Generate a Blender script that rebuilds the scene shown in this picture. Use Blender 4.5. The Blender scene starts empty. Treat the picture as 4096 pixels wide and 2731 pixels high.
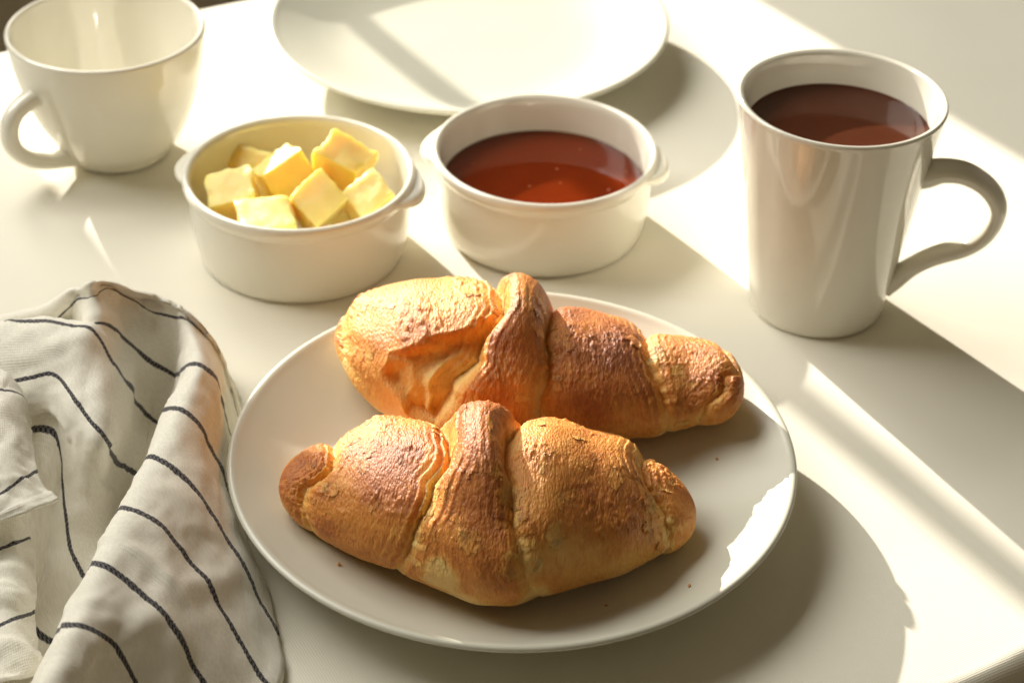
import bpy, bmesh, math, random
import numpy as np
from mathutils import Vector, Matrix
R = math.radians
scn = bpy.context.scene
COL = scn.collection

# ------------------------------------------------------------------ camera
cam = bpy.data.cameras.new('camera')
cam.lens = 66.77
cam.sensor_width = 36.0
cam.clip_start = 0.01
cam.clip_end = 100.0
cam_o = bpy.data.objects.new('camera', cam)
COL.objects.link(cam_o)
CAM_LOC = Vector((-0.00116, -0.55134, 0.46403))
pitch, roll = R(35.468), R(1.4145)
fwd = Vector((0, math.cos(pitch), -math.sin(pitch)))
rt0 = Vector((1, 0, 0)); up0 = rt0.cross(fwd)
rt = math.cos(roll) * rt0 + math.sin(roll) * up0
up = -math.sin(roll) * rt0 + math.cos(roll) * up0
cam_o.matrix_world = Matrix(((rt.x, up.x, -fwd.x, CAM_LOC.x), (rt.y, up.y, -fwd.y, CAM_LOC.y),
                             (rt.z, up.z, -fwd.z, CAM_LOC.z), (0, 0, 0, 1)))
cam.dof.use_dof = True
cam.dof.focus_distance = 0.655
cam.dof.aperture_fstop = 12.5
scn.camera = cam_o

# ------------------------------------------------------------------ light
world = bpy.data.worlds.new('World'); scn.world = world; world.use_nodes = True
bg = world.node_tree.nodes['Background']
bg.inputs['Color'].default_value = (1.0, 0.80, 0.50, 1)
bg.inputs['Strength'].default_value = 0.062

AZ = R(-57.5); EL = R(19.5)
D2 = Vector((math.cos(AZ), math.sin(AZ)))            # horizontal travel of the light
U2 = Vector((-D2.y, D2.x))                           # along the window
TRAVEL = Vector((D2.x * math.cos(EL), D2.y * math.cos(EL), -math.sin(EL)))
# low morning light: a small far lamp behind the window
lamp = bpy.data.lights.new('low_sun_lamp', 'SPOT')
lamp.energy = 47000.0
lamp.color = (1.0, 0.92, 0.80)
lamp.shadow_soft_size = 0.17
lamp.spot_size = R(6.0); lamp.spot_blend = 0.1
lamp_o = bpy.data.objects.new('low_sun_lamp', lamp); COL.objects.link(lamp_o)
lamp_o.location = -TRAVEL * 30.0
lamp_o.rotation_euler = TRAVEL.to_track_quat('-Z', 'Y').to_euler()
# added fill lamp inside the wall, wider than the window, brightening the left
WIN_T = -0.95                                        # window plane, metres along D2
def win_pt(s, t, z): return Vector((U2.x * s + D2.x * t, U2.y * s + D2.y * t, z))
sky_fill = bpy.data.lights.new('added_fill_lamp', 'AREA')
sky_fill.shape = 'RECTANGLE'; sky_fill.size = 1.2; sky_fill.size_y = 0.9
sky_fill.energy = 12.5
sky_fill.color = (1.0, 0.97, 0.89)
sky_fill_o = bpy.data.objects.new('added_fill_lamp', sky_fill); COL.objects.link(sky_fill_o)
sky_fill_o.location = win_pt(-0.34, WIN_T + 0.03, 0.85)
aim = (Vector((-0.02, 0.10, 0.0)) - sky_fill_o.location).normalized()
sky_fill_o.rotation_euler = aim.to_track_quat('-Z', 'Y').to_euler()

vs = scn.view_settings
vs.view_transform = 'Standard'; vs.look = 'None'; vs.exposure = 1.18; vs.gamma = 1.0
vs.use_curve_mapping = False
scn.cycles.max_bounces = 10
scn.cycles.diffuse_bounces = 6
scn.cycles.glossy_bounces = 6
scn.cycles.use_denoising = True
scn.cycles.caustics_reflective = False
scn.cycles.caustics_refractive = False

# measured layout (metres, origin at the centre of the front plate)
NAPKIN = [[(-0.22736, 0.07594, 0.0012), (-0.21331, 0.07733, 0.0012), (-0.18868, 0.08237, 0.0012), (-0.17291, 0.08018, 0.0012), (-0.16403, 0.07569, 0.0012), (-0.16061, 0.08272, 0.0012), (-0.14668, 0.08626, 0.0012), (-0.13701, 0.08352, 0.0012), (-0.13108, 0.07915, 0.0012), (-0.12567, 0.07496, 0.0012), (-0.1198, 0.07114, 0.0012), (-0.11543, 0.06658, 0.0012), (-0.11124, 0.05737, 0.0012)], [(-0.22536, 0.05844, 0.022), (-0.21131, 0.05783, 0.03), (-0.18668, 0.06087, 0.038), (-0.17091, 0.05618, 0.048), (-0.16203, 0.04969, 0.056), (-0.15861, 0.05822, 0.05), (-0.14468, 0.06376, 0.042), (-0.13501, 0.06152, 0.04), (-0.12908, 0.05715, 0.04), (-0.12367, 0.05396, 0.036), (-0.1178, 0.05239, 0.027), (-0.11343, 0.05158, 0.012), (-0.10924, 0.04512, 0.001)], [(-0.22388, 0.05389, 0.024), (-0.21056, 0.05475, 0.03), (-0.18357, 0.05504, 0.036), (-0.16955, 0.05402, 0.047), (-0.16154, 0.04608, 0.054), (-0.15967, 0.05724, 0.05), (-0.14856, 0.06572, 0.038), (-0.13419, 0.06086, 0.036), (-0.12969, 0.0567, 0.038), (-0.12525, 0.0535, 0.035), (-0.12062, 0.05589, 0.027), (-0.11494, 0.0533, 0.012), (-0.10896, 0.03821, 0.001)], [(-0.228, 0.06398, 0.014), (-0.21672, 0.07188, 0.016), (-0.1917, 0.07256, 0.018), (-0.17037, 0.0508, 0.034), (-0.15955, 0.03513, 0.048), (-0.15572, 0.04064, 0.044), (-0.14727, 0.0508, 0.024), (-0.13348, 0.05162, 0.014), (-0.12612, 0.03288, 0.03), (-0.11863, 0.02216, 0.04), (-0.11415, 0.02247, 0.033), (-0.111, 0.02261, 0.017), (-0.10831, 0.0156, 0.003)], [(-0.21701, 0.03782, 0.042), (-0.20377, 0.03625, 0.046), (-0.1822, 0.03306, 0.05), (-0.16604, 0.02932, 0.052), (-0.1572, 0.02611, 0.049), (-0.14957, 0.02341, 0.035), (-0.14585, 0.03845, 0.005), (-0.13509, 0.03085, 0.003), (-0.12792, 0.00512, 0.031), (-0.1213, -0.00647, 0.041), (-0.11335, -0.00983, 0.034), (-0.10753, -0.01357, 0.019), (-0.09904, -0.0265, 0.002)], [(-0.21043, 0.00864, 0.036), (-0.19808, 0.00814, 0.038), (-0.17979, 0.00851, 0.042), (-0.16871, 0.00876, 0.044), (-0.15694, -0.00682, 0.042), (-0.14654, -0.01883, 0.036), (-0.14634, 0.00203, 0.006), (-0.13772, 0.00039, 0.002), (-0.12985, -0.02745, 0.034), (-0.12387, -0.03616, 0.042), (-0.11086, -0.04467, 0.036), (-0.09899, -0.05642, 0.022), (-0.07931, -0.07902, 0.001)], [(-0.20688, -0.0099, 0.028), (-0.1951, -0.00881, 0.03), (-0.18235, -0.00226, 0.034), (-0.17088, 0.00044, 0.036), (-0.16133, -0.01066, 0.035), (-0.15437, -0.02026, 0.028), (-0.14928, -0.02663, 0.005), (-0.14233, -0.02989, 0.002), (-0.13428, -0.0555, 0.034), (-0.12821, -0.06506, 0.043), (-0.11678, -0.07012, 0.038), (-0.10219, -0.08085, 0.025), (-0.07763, -0.10913, 0.001)], [(-0.20601, -0.01925, 0.018), (-0.195, -0.0151, 0.02), (-0.18329, -0.00392, 0.024), (-0.1726, -0.00298, 0.028), (-0.16736, -0.00614, 0.025), (-0.16367, -0.02011, 0.015), (-0.15736, -0.04372, 0.005), (-0.14648, -0.06036, 0.002), (-0.13917, -0.08476, 0.034), (-0.1326, -0.0937, 0.044), (-0.12239, -0.09841, 0.04), (-0.10792, -0.10833, 0.028), (-0.09191, -0.12315, 0.004)], [(-0.19597, -0.06604, 0.005), (-0.18486, -0.06564, 0.005), (-0.17898, -0.06679, 0.005), (-0.17404, -0.06796, 0.005), (-0.16974, -0.0705, 0.005), (-0.16645, -0.07334, 0.004), (-0.16175, -0.08266, 0.003), (-0.15061, -0.08999, 0.003), (-0.14317, -0.11311, 0.033), (-0.13634, -0.12157, 0.044), (-0.13007, -0.121, 0.041), (-0.12372, -0.11979, 0.031), (-0.11055, -0.13027, 0.006)], [(-0.18309, -0.11676, 0.004), (-0.17614, -0.11652, 0.004), (-0.17092, -0.11635, 0.004), (-0.16918, -0.11629, 0.004), (-0.16744, -0.11623, 0.004), (-0.16569, -0.11617, 0.004), (-0.16368, -0.1173, 0.004), (-0.15959, -0.1193, 0.005), (-0.14668, -0.14236, 0.032), (-0.1397, -0.14937, 0.043), (-0.1348, -0.14741, 0.04), (-0.13166, -0.14442, 0.03), (-0.12303, -0.1464, 0.006)]]
FLAP_UPPER = [[(-0.20986, 0.01122, 0.044), (-0.19729, 0.00841, 0.044), (-0.18955, 0.00794, 0.042), (-0.18639, 0.00596, 0.04), (-0.18519, 0.00935, 0.034)], [(-0.20595, -0.00284, 0.046), (-0.19399, -0.00396, 0.046), (-0.18643, -0.00423, 0.044), (-0.18259, -0.00204, 0.04), (-0.18007, 0.00268, 0.032)], [(-0.19874, -0.03328, 0.042), (-0.18791, -0.03134, 0.042), (-0.17991, -0.02978, 0.041), (-0.17586, -0.02434, 0.038), (-0.17469, -0.01491, 0.032)], [(-0.19104, -0.06563, 0.038), (-0.18209, -0.05761, 0.038), (-0.17604, -0.05213, 0.038), (-0.17234, -0.0446, 0.037), (-0.16844, -0.03447, 0.033)], [(-0.19002, -0.07197, 0.034), (-0.18026, -0.06751, 0.034), (-0.17417, -0.06246, 0.034), (-0.16641, -0.05681, 0.033), (-0.15916, -0.04617, 0.029)]]
FLAP_LOWER = [[(-0.19948, -0.0411, 0.024), (-0.18736, -0.04299, 0.026), (-0.17947, -0.04387, 0.027), (-0.17455, -0.0454, 0.026), (-0.17301, -0.03978, 0.02)], [(-0.19266, -0.07, 0.02), (-0.18151, -0.06884, 0.023), (-0.1744, -0.06672, 0.025), (-0.17111, -0.06162, 0.024), (-0.16957, -0.05057, 0.017)], [(-0.18921, -0.08522, 0.017), (-0.17822, -0.08411, 0.02), (-0.17068, -0.08378, 0.023), (-0.16689, -0.07928, 0.022), (-0.16533, -0.06787, 0.015)], [(-0.18536, -0.10256, 0.013), (-0.17448, -0.10126, 0.017), (-0.16751, -0.09909, 0.02), (-0.16375, -0.09286, 0.019), (-0.16186, -0.08198, 0.012)], [(-0.17972, -0.1275, 0.008), (-0.1693, -0.12492, 0.013), (-0.16254, -0.12209, 0.017), (-0.15758, -0.11798, 0.016), (-0.15514, -0.10861, 0.009)]]
CROISSANT_FRONT = [(-0.0837, -0.02581, 0.0234, 0.01527, 0.00994), (-0.07937, -0.02427, 0.02246, 0.01649, 0.01073), (-0.07479, -0.02328, 0.02158, 0.01771, 0.01153), (-0.06739, -0.02619, 0.02261, 0.02178, 0.01417), (-0.04901, -0.02994, 0.02593, 0.03053, 0.01987), (-0.02991, -0.03787, 0.02839, 0.0344, 0.02239), (-0.01124, -0.04607, 0.03077, 0.03806, 0.02477), (0.00092, -0.04697, 0.03163, 0.03939, 0.02563), (0.01308, -0.04278, 0.03084, 0.03817, 0.02484), (0.02706, -0.03801, 0.02733, 0.03277, 0.02133), (0.03959, -0.03469, 0.02541, 0.02982, 0.01941), (0.05094, -0.02948, 0.02113, 0.0229, 0.0149), (0.06044, -0.02981, 0.01916, 0.01832, 0.01192), (0.06647, -0.03119, 0.019, 0.01578, 0.01027)]
CROISSANT_BACK = [(-0.07122, 0.06186, 0.028, 0.01738, 0.01131), (-0.06858, 0.06126, 0.02797, 0.01901, 0.01237), (-0.06413, 0.0595, 0.02799, 0.02194, 0.01428), (-0.05509, 0.05378, 0.02876, 0.02911, 0.01894), (-0.03927, 0.04649, 0.03051, 0.03693, 0.02403), (-0.01375, 0.0417, 0.03194, 0.03986, 0.02594), (0.00313, 0.03932, 0.03046, 0.03758, 0.02446), (0.01497, 0.03989, 0.02789, 0.03364, 0.02189), (0.02856, 0.04183, 0.02604, 0.03079, 0.02004), (0.04212, 0.04165, 0.02532, 0.02925, 0.01904), (0.05563, 0.03975, 0.02421, 0.02575, 0.01676), (0.06584, 0.04154, 0.02466, 0.02246, 0.01462), (0.07706, 0.03686, 0.02807, 0.02027, 0.01319), (0.08483, 0.03217, 0.03076, 0.01808, 0.01177), (0.08787, 0.03125, 0.03134, 0.0172, 0.01119)]
BUTTER = {'a': (-0.12515, 0.16299, 0.0275), 'b': (-0.12345, 0.20214, 0.021), 'c': (-0.1043, 0.17808, 0.031), 'd': (-0.07841, 0.18291, 0.0335), 'e': (-0.08772, 0.15518, 0.0315), 'f': (-0.06473, 0.1588, 0.0295), 'g': (-0.10715, 0.14078, 0.0285), 'h': (-0.11039, 0.17761, 0.02), 'i': (-0.08483, 0.16846, 0.017)}


# ------------------------------------------------------------------ helpers
def mesh_np(name, verts, quads, smooth=True):
    verts = np.asarray(verts, dtype=np.float32); quads = np.asarray(quads, dtype=np.int32)
    me = bpy.data.meshes.new(name)
    k = quads.shape[1]
    me.vertices.add(len(verts)); me.vertices.foreach_set('co', verts.ravel())
    me.loops.add(quads.size); me.loops.foreach_set('vertex_index', quads.ravel())
    me.polygons.add(len(quads))
    me.polygons.foreach_set('loop_start', np.arange(0, quads.size, k, dtype=np.int32))
    me.polygons.foreach_set('use_smooth', np.full(len(quads), smooth))
    me.update(calc_edges=True); me.validate()
    return me
def obj(name, me, material, parent=None):
    o = bpy.data.objects.new(name, me); COL.objects.link(o)
    if material is not None: me.materials.append(material)
    if parent is not None: o.parent = parent
    return o
def tag(o, label, cat, group=None):
    o['label'] = label; o['category'] = cat
    if group: o['group'] = group
    return o
def thing(name, label, cat, loc=(0, 0, 0), rz=0.0, group=None):
    o = bpy.data.objects.new(name, None); COL.objects.link(o)
    o.empty_display_size = 0.01
    o.location = loc; o.rotation_euler = (0, 0, rz)
    return tag(o, label, cat, group)
def grid_quads(ni, nj, wrap_j=False):
    i = np.arange(ni - 1)[:, None]; j = np.arange(nj if wrap_j else nj - 1)[None, :]
    a = i * nj + j; b = i * nj + (j + 1) % nj; c = (i + 1) * nj + (j + 1) % nj; d = (i + 1) * nj + j
    return np.stack([a, b, c, d], -1).reshape(-1, 4)
def catmull(P, n):
    """resample control points (k,dim) with n steps between neighbours (centripetal-ish uniform Catmull-Rom)"""
    P = np.asarray(P, float); k = len(P)
    Q = np.vstack([2 * P[0] - P[1], P, 2 * P[-1] - P[-2]])
    out = []
    for i in range(k - 1):
        p0, p1, p2, p3 = Q[i], Q[i + 1], Q[i + 2], Q[i + 3]
        for t in np.arange(n) / n:
            out.append(0.5 * ((2 * p1) + (-p0 + p2) * t + (2 * p0 - 5 * p1 + 4 * p2 - p3) * t ** 2 + (-p0 + 3 * p1 - 3 * p2 + p3) * t ** 3))
    out.append(P[-1])
    return np.array(out)
def lathe(name, prof, n=128, sub=5, material=None, parent=None):
    P = catmull(prof, sub)
    P[:, 0] = np.maximum(P[:, 0], 0.0)
    a = np.linspace(0, 2 * math.pi, n, endpoint=False)
    V = np.stack([P[:, None, 0] * np.cos(a), P[:, None, 0] * np.sin(a), np.repeat(P[:, 1:2], n, 1)], -1)
    ni = len(P)
    return obj(name, mesh_np(name, V.reshape(-1, 3), grid_quads(ni, n, True)), material, parent)
_rng = np.random.RandomState(11)
_perm = _rng.permutation(256); _perm = np.concatenate([_perm] * 3)
_grad = _rng.normal(size=(256, 3)); _grad /= np.linalg.norm(_grad, axis=1)[:, None]
def noise3(P, seed=0):
    P = np.asarray(P, float) + seed * 17.31
    I = np.floor(P).astype(int); F = P - I
    W = F * F * F * (F * (F * 6 - 15) + 10)
    I &= 255
    res = 0
    for dx in (0, 1):
        for dy in (0, 1):
            for dz in (0, 1):
                h = _perm[_perm[_perm[I[..., 0] + dx] + I[..., 1] + dy] + I[..., 2] + dz]
                g = _grad[h]
                d = g[..., 0] * (F[..., 0] - dx) + g[..., 1] * (F[..., 1] - dy) + g[..., 2] * (F[..., 2] - dz)
                wx = W[..., 0] if dx else 1 - W[..., 0]
                wy = W[..., 1] if dy else 1 - W[..., 1]
                wz = W[..., 2] if dz else 1 - W[..., 2]
                res = res + d * wx * wy * wz
    return res * 1.5
def fbm(P, octaves=3, seed=0):
    s = 0; a = 1.0; f = 1.0
    for o in range(octaves):
        s = s + a * noise3(np.asarray(P) * f, seed + o); a *= 0.5; f *= 2.03
    return s
def sstep(x, lo, hi):
    t = np.clip((x - lo) / (hi - lo), 0, 1); return t * t * (3 - 2 * t)

# ------------------------------------------------------------------ materials
def new_mat(name):
    m = bpy.data.materials.new(name); m.use_nodes = True
    nt = m.node_tree
    return m, nt, nt.nodes, nt.links, nt.nodes['Principled BSDF']
def ramp(nodes, stops):
    r = nodes.new('ShaderNodeValToRGB')
    el = r.color_ramp.elements
    while len(el) < len(stops): el.new(0.5)
    for e, (p, c) in zip(el, stops):
        e.position = p; e.color = (*c, 1)
    return r
def ceramic(name, col, rough, speck=0.0, coat=0.0):
    m, nt, N, L, B = new_mat(name)
    B.inputs['Roughness'].default_value = rough
    B.inputs['IOR'].default_value = 1.52
    B.inputs['Coat Weight'].default_value = coat
    B.inputs['Coat Roughness'].default_value = 0.06
    tc = N.new('ShaderNodeTexCoord')
    n1 = N.new('ShaderNodeTexNoise'); n1.inputs['Scale'].default_value = 35; n1.inputs['Detail'].default_value = 4
    L.new(tc.outputs['Object'], n1.inputs['Vector'])
    r = ramp(N, [(0.3, tuple(c * 0.965 for c in col)), (0.7, col)])
    L.new(n1.outputs['Fac'], r.inputs['Fac'])
    L.new(r.outputs['Color'], B.inputs['Base Color'])
    n2 = N.new('ShaderNodeTexNoise'); n2.inputs['Scale'].default_value = 60 if speck == 0 else 2600
    n2.inputs['Detail'].default_value = 2
    L.new(tc.outputs['Object'], n2.inputs['Vector'])
    bp = N.new('ShaderNodeBump'); bp.inputs['Strength'].default_value = 0.05 if speck == 0 else speck
    bp.inputs['Distance'].default_value = 0.0015 if speck == 0 else 0.0002
    L.new(n2.outputs['Fac'], bp.inputs['Height']); L.new(bp.outputs['Normal'], B.inputs['Normal'])
    return m
M_GLAZE = ceramic('cream_glaze', (0.79, 0.765, 0.665), 0.16, coat=0.5)
M_GLOSS = ceramic('glossy_cream_glaze', (0.79, 0.765, 0.665), 0.07, coat=0.6)
M_PLATE = ceramic('satin_cream_glaze', (0.62, 0.61, 0.515), 0.30, speck=0.25)

def cloth_mat():
    m, nt, N, L, B = new_mat('white_tablecloth_weave')
    B.inputs['Roughness'].default_value = 0.75
    B.inputs['Specular IOR Level'].default_value = 0.25
    B.inputs['Sheen Weight'].default_value = 0.15
    tc = N.new('ShaderNodeTexCoord')
    mp = N.new('ShaderNodeMapping'); mp.inputs['Rotation'].default_value = (0, 0, R(-30))
    L.new(tc.outputs['Object'], mp.inputs['Vector'])
    n1 = N.new('ShaderNodeTexNoise'); n1.inputs['Scale'].default_value = 9; n1.inputs['Detail'].default_value = 5
    L.new(mp.outputs['Vector'], n1.inputs['Vector'])
    r = ramp(N, [(0.25, (0.78, 0.75, 0.64)), (0.75, (0.82, 0.79, 0.685))])
    L.new(n1.outputs['Fac'], r.inputs['Fac']); L.new(r.outputs['Color'], B.inputs['Base Color'])
    w1 = N.new('ShaderNodeTexWave'); w1.inputs['Scale'].default_value = 330; w1.bands_direction = 'X'
    w1.inputs['Distortion'].default_value = 1.0; w1.inputs['Detail'].default_value = 2
    w2 = N.new('ShaderNodeTexWave'); w2.inputs['Scale'].default_value = 420; w2.bands_direction = 'Y'
    w2.inputs['Distortion'].default_value = 1.0; w2.inputs['Detail'].default_value = 2
    for w in (w1, w2): L.new(mp.outputs['Vector'], w.inputs['Vector'])
    ad = N.new('ShaderNodeMath'); ad.operation = 'ADD'
    L.new(w1.outputs['Fac'], ad.inputs[0]); L.new(w2.outputs['Fac'], ad.inputs[1])
    n3 = N.new('ShaderNodeTexNoise'); n3.inputs['Scale'].default_value = 700; n3.inputs['Detail'].default_value = 2
    L.new(mp.outputs['Vector'], n3.inputs['Vector'])
    ad2 = N.new('ShaderNodeMath'); ad2.operation = 'ADD'
    L.new(ad.outputs[0], ad2.inputs[0]); L.new(n3.outputs['Fac'], ad2.inputs[1])
    bp = N.new('ShaderNodeBump'); bp.inputs['Strength'].default_value = 0.15; bp.inputs['Distance'].default_value = 0.0002
    L.new(ad2.outputs[0], bp.inputs['Height']); L.new(bp.outputs['Normal'], B.inputs['Normal'])
    return m
M_CLOTH = cloth_mat()

def napkin_mat():
    m, nt, N, L, B = new_mat('striped_linen')
    B.inputs['Roughness'].default_value = 0.85
    B.inputs['Specular IOR Level'].default_value = 0.2
    B.inputs['Sheen Weight'].default_value = 0.2
    uv = N.new('ShaderNodeUVMap'); uv.uv_map = 'stripe'
    sx = N.new('ShaderNodeSeparateXYZ'); L.new(uv.outputs['UV'], sx.inputs[0])
    wv = N.new('ShaderNodeUVMap'); wv.uv_map = 'metric'
    # ragged woven stripe edge
    ns = N.new('ShaderNodeTexNoise'); ns.inputs['Scale'].default_value = 900; L.new(wv.outputs['UV'], ns.inputs['Vector'])
    wob = N.new('ShaderNodeMath'); wob.operation = 'MULTIPLY_ADD'; wob.inputs[1].default_value = 0.05; wob.inputs[2].default_value = -0.025
    L.new(ns.outputs['Fac'], wob.inputs[0])
    a0 = N.new('ShaderNodeMath'); a0.operation = 'ADD'; L.new(sx.outputs['Y'], a0.inputs[0]); L.new(wob.outputs[0], a0.inputs[1])
    fr = N.new('ShaderNodeMath'); fr.operation = 'PINGPONG'; fr.inputs[1].default_value = 0.5; L.new(a0.outputs[0], fr.inputs[0])
    mr = N.new('ShaderNodeMapRange'); mr.inputs['From Min'].default_value = 0.038; mr.inputs['From Max'].default_value = 0.055
    mr.inputs['To Min'].default_value = 1; mr.inputs['To Max'].default_value = 0
    L.new(fr.outputs[0], mr.inputs['Value'])
    # stripes exist only where the x coordinate of the map is positive
    gt = N.new('ShaderNodeMath'); gt.operation = 'GREATER_THAN'; gt.inputs[1].default_value = 0.0; L.new(sx.outputs['X'], gt.inputs[0])
    mk = N.new('ShaderNodeMath'); mk.operation = 'MULTIPLY'; L.new(mr.outputs[0], mk.inputs[0]); L.new(gt.outputs[0], mk.inputs[1])
    # pale threads crossing the stripe
    ck = N.new('ShaderNodeTexChecker'); ck.inputs['Scale'].default_value = 1100; L.new(wv.outputs['UV'], ck.inputs['Vector'])
    ckm = N.new('ShaderNodeMapRange'); ckm.inputs['To Min'].default_value = 0.86; ckm.inputs['To Max'].default_value = 1.0
    L.new(ck.outputs['Fac'], ckm.inputs['Value'])
    mk2 = N.new('ShaderNodeMath'); mk2.operation = 'MULTIPLY'; L.new(mk.outputs[0], mk2.inputs[0]); L.new(ckm.outputs[0], mk2.inputs[1])
    n1 = N.new('ShaderNodeTexNoise'); n1.inputs['Scale'].default_value = 900; n1.inputs['Detail'].default_value = 6
    L.new(wv.outputs['UV'], n1.inputs['Vector'])
    r = ramp(N, [(0.3, (0.79, 0.76, 0.66)), (0.7, (0.91, 0.88, 0.79))]); L.new(n1.outputs['Fac'], r.inputs['Fac'])
    mx = N.new('ShaderNodeMix'); mx.data_type = 'RGBA'
    L.new(mk2.outputs[0], mx.inputs['Factor']); L.new(r.outputs['Color'], mx.inputs[6]); mx.inputs[7].default_value = (0.022, 0.02, 0.032, 1)
    L.new(mx.outputs[2], B.inputs['Base Color'])
    w1 = N.new('ShaderNodeTexWave'); w1.inputs['Scale'].default_value = 420; w1.bands_direction = 'X'; w1.inputs['Distortion'].default_value = 0.0
    w2 = N.new('ShaderNodeTexWave'); w2.inputs['Scale'].default_value = 420; w2.bands_direction = 'Y'; w2.inputs['Distortion'].default_value = 0.0
    for w in (w1, w2): L.new(wv.outputs['UV'], w.inputs['Vector'])
    ml = N.new('ShaderNodeMath'); ml.operation = 'ADD'; L.new(w1.outputs['Fac'], ml.inputs[0]); L.new(w2.outputs['Fac'], ml.inputs[1])
    n4 = N.new('ShaderNodeTexNoise'); n4.inputs['Scale'].default_value = 1100; n4.inputs['Detail'].default_value = 4; L.new(wv.outputs['UV'], n4.inputs['Vector'])
    ad = N.new('ShaderNodeMath'); ad.operation = 'ADD'; L.new(ml.outputs[0], ad.inputs[0]); L.new(n4.outputs['Fac'], ad.inputs[1])
    bp = N.new('ShaderNodeBump'); bp.inputs['Strength'].default_value = 0.3; bp.inputs['Distance'].default_value = 0.0003
    L.new(ad.outputs[0], bp.inputs['Height']); L.new(bp.outputs['Normal'], B.inputs['Normal'])
    return m
M_NAPKIN = napkin_mat()

def pastry_mat():
    m, nt, N, L, B = new_mat('baked_pastry_crust')
    B.inputs['Roughness'].default_value = 0.5
    B.inputs['IOR'].default_value = 1.40
    B.inputs['Subsurface Weight'].default_value = 0.35
    B.inputs['Subsurface Radius'].default_value = (0.006, 0.0025, 0.0008)
    B.inputs['Subsurface Scale'].default_value = 1.0
    B.inputs['Coat Weight'].default_value = 0.08; B.inputs['Coat Roughness'].default_value = 0.35; B.inputs['Coat IOR'].default_value = 1.45
    at = N.new('ShaderNodeAttribute'); at.attribute_name = 'bake_light'
    tc = N.new('ShaderNodeTexCoord')
    mp = N.new('ShaderNodeMapping'); mp.inputs['Scale'].default_value = (1.6, 0.7, 0.7); L.new(tc.outputs['Object'], mp.inputs['Vector'])
    n1 = N.new('ShaderNodeTexNoise'); n1.inputs['Scale'].default_value = 520; n1.inputs['Detail'].default_value = 6; n1.inputs['Roughness'].default_value = 0.65
    L.new(mp.outputs['Vector'], n1.inputs['Vector'])
    md = N.new('ShaderNodeMath'); md.operation = 'MULTIPLY_ADD'; md.inputs[1].default_value = 0.55; md.inputs[2].default_value = -0.275
    L.new(n1.outputs['Fac'], md.inputs[0])
    ad = N.new('ShaderNodeMath'); ad.operation = 'ADD'; L.new(at.outputs['Fac'], ad.inputs[0]); L.new(md.outputs[0], ad.inputs[1])
    r = ramp(N, [(0.0, (0.84, 0.56, 0.20)), (0.28, (0.78, 0.40, 0.10)), (0.52, (0.65, 0.25, 0.048)), (0.76, (0.44, 0.14, 0.031)), (1.0, (0.26, 0.075, 0.02))])
    L.new(ad.outputs[0], r.inputs['Fac']); L.new(r.outputs['Color'], B.inputs['Base Color'])
    n2 = N.new('ShaderNodeTexNoise'); n2.inputs['Scale'].default_value = 1500; n2.inputs['Detail'].default_value = 5; L.new(mp.outputs['Vector'], n2.inputs['Vector'])
    n3 = N.new('ShaderNodeTexVoronoi'); n3.inputs['Scale'].default_value = 800; L.new(mp.outputs['Vector'], n3.inputs['Vector'])
    sb = N.new('ShaderNodeMath'); sb.operation = 'SUBTRACT'; L.new(n2.outputs['Fac'], sb.inputs[0]); L.new(n3.outputs['Distance'], sb.inputs[1])
    bp = N.new('ShaderNodeBump'); bp.inputs['Strength'].default_value = 0.65; bp.inputs['Distance'].default_value = 0.0005
    L.new(sb.outputs[0], bp.inputs['Height']); L.new(bp.outputs['Normal'], B.inputs['Normal']); L.new(bp.outputs['Normal'], B.inputs['Coat Normal'])
    return m
M_PASTRY = pastry_mat()

def simple_mat(name, col, rough, sss=0.0, rad=(0.01, 0.005, 0.002), bump=0.0, bscale=300, coat=0.0, var=0.1, ior=1.45):
    m, nt, N, L, B = new_mat(name)
    B.inputs['Roughness'].default_value = rough
    B.inputs['Subsurface Weight'].default_value = sss
    B.inputs['Subsurface Radius'].default_value = rad
    B.inputs['Subsurface Scale'].default_value = 1.0
    B.inputs['Coat Weight'].default_value = coat
    B.inputs['IOR'].default_value = ior
    tc = N.new('ShaderNodeTexCoord')
    n1 = N.new('ShaderNodeTexNoise'); n1.inputs['Scale'].default_value = bscale * 0.4; n1.inputs['Detail'].default_value = 4
    L.new(tc.outputs['Object'], n1.inputs['Vector'])
    r = ramp(N, [(0.3, tuple(c * (1 - var) for c in col)), (0.7, col)]); L.new(n1.outputs['Fac'], r.inputs['Fac'])
    L.new(r.outputs['Color'], B.inputs['Base Color'])
    if bump:
        n2 = N.new('ShaderNodeTexNoise'); n2.inputs['Scale'].default_value = bscale; n2.inputs['Detail'].default_value = 4
        L.new(tc.outputs['Object'], n2.inputs['Vector'])
        bp = N.new('ShaderNodeBump'); bp.inputs['Strength'].default_value = bump; bp.inputs['Distance'].default_value = 0.0006
        L.new(n2.outputs['Fac'], bp.inputs['Height']); L.new(bp.outputs['Normal'], B.inputs['Normal'])
    return m
M_BUTTER = simple_mat('butter', (0.94, 0.745, 0.25), 0.45, sss=0.75, rad=(0.008, 0.0055, 0.0016), bump=0.6, bscale=330, var=0.06)
M_HONEY = simple_mat('amber_honey', (0.175, 0.020, 0.003), 0.04, ior=1.38, sss=1.0, rad=(0.035, 0.008, 0.002), var=0.12, bscale=60)
M_COCOA = simple_mat('hot_chocolate', (0.085, 0.025, 0.012), 0.08, ior=1.3, sss=0.3, rad=(0.004, 0.002, 0.001), var=0.12, bscale=120)
M_WALL = simple_mat('brown_wall_paint', (0.30, 0.25, 0.17), 0.8, bump=0.1, bscale=90)
M_FLOOR = simple_mat('brown_floor', (0.22, 0.15, 0.085), 0.5, bump=0.1, bscale=20, var=0.3)
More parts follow.
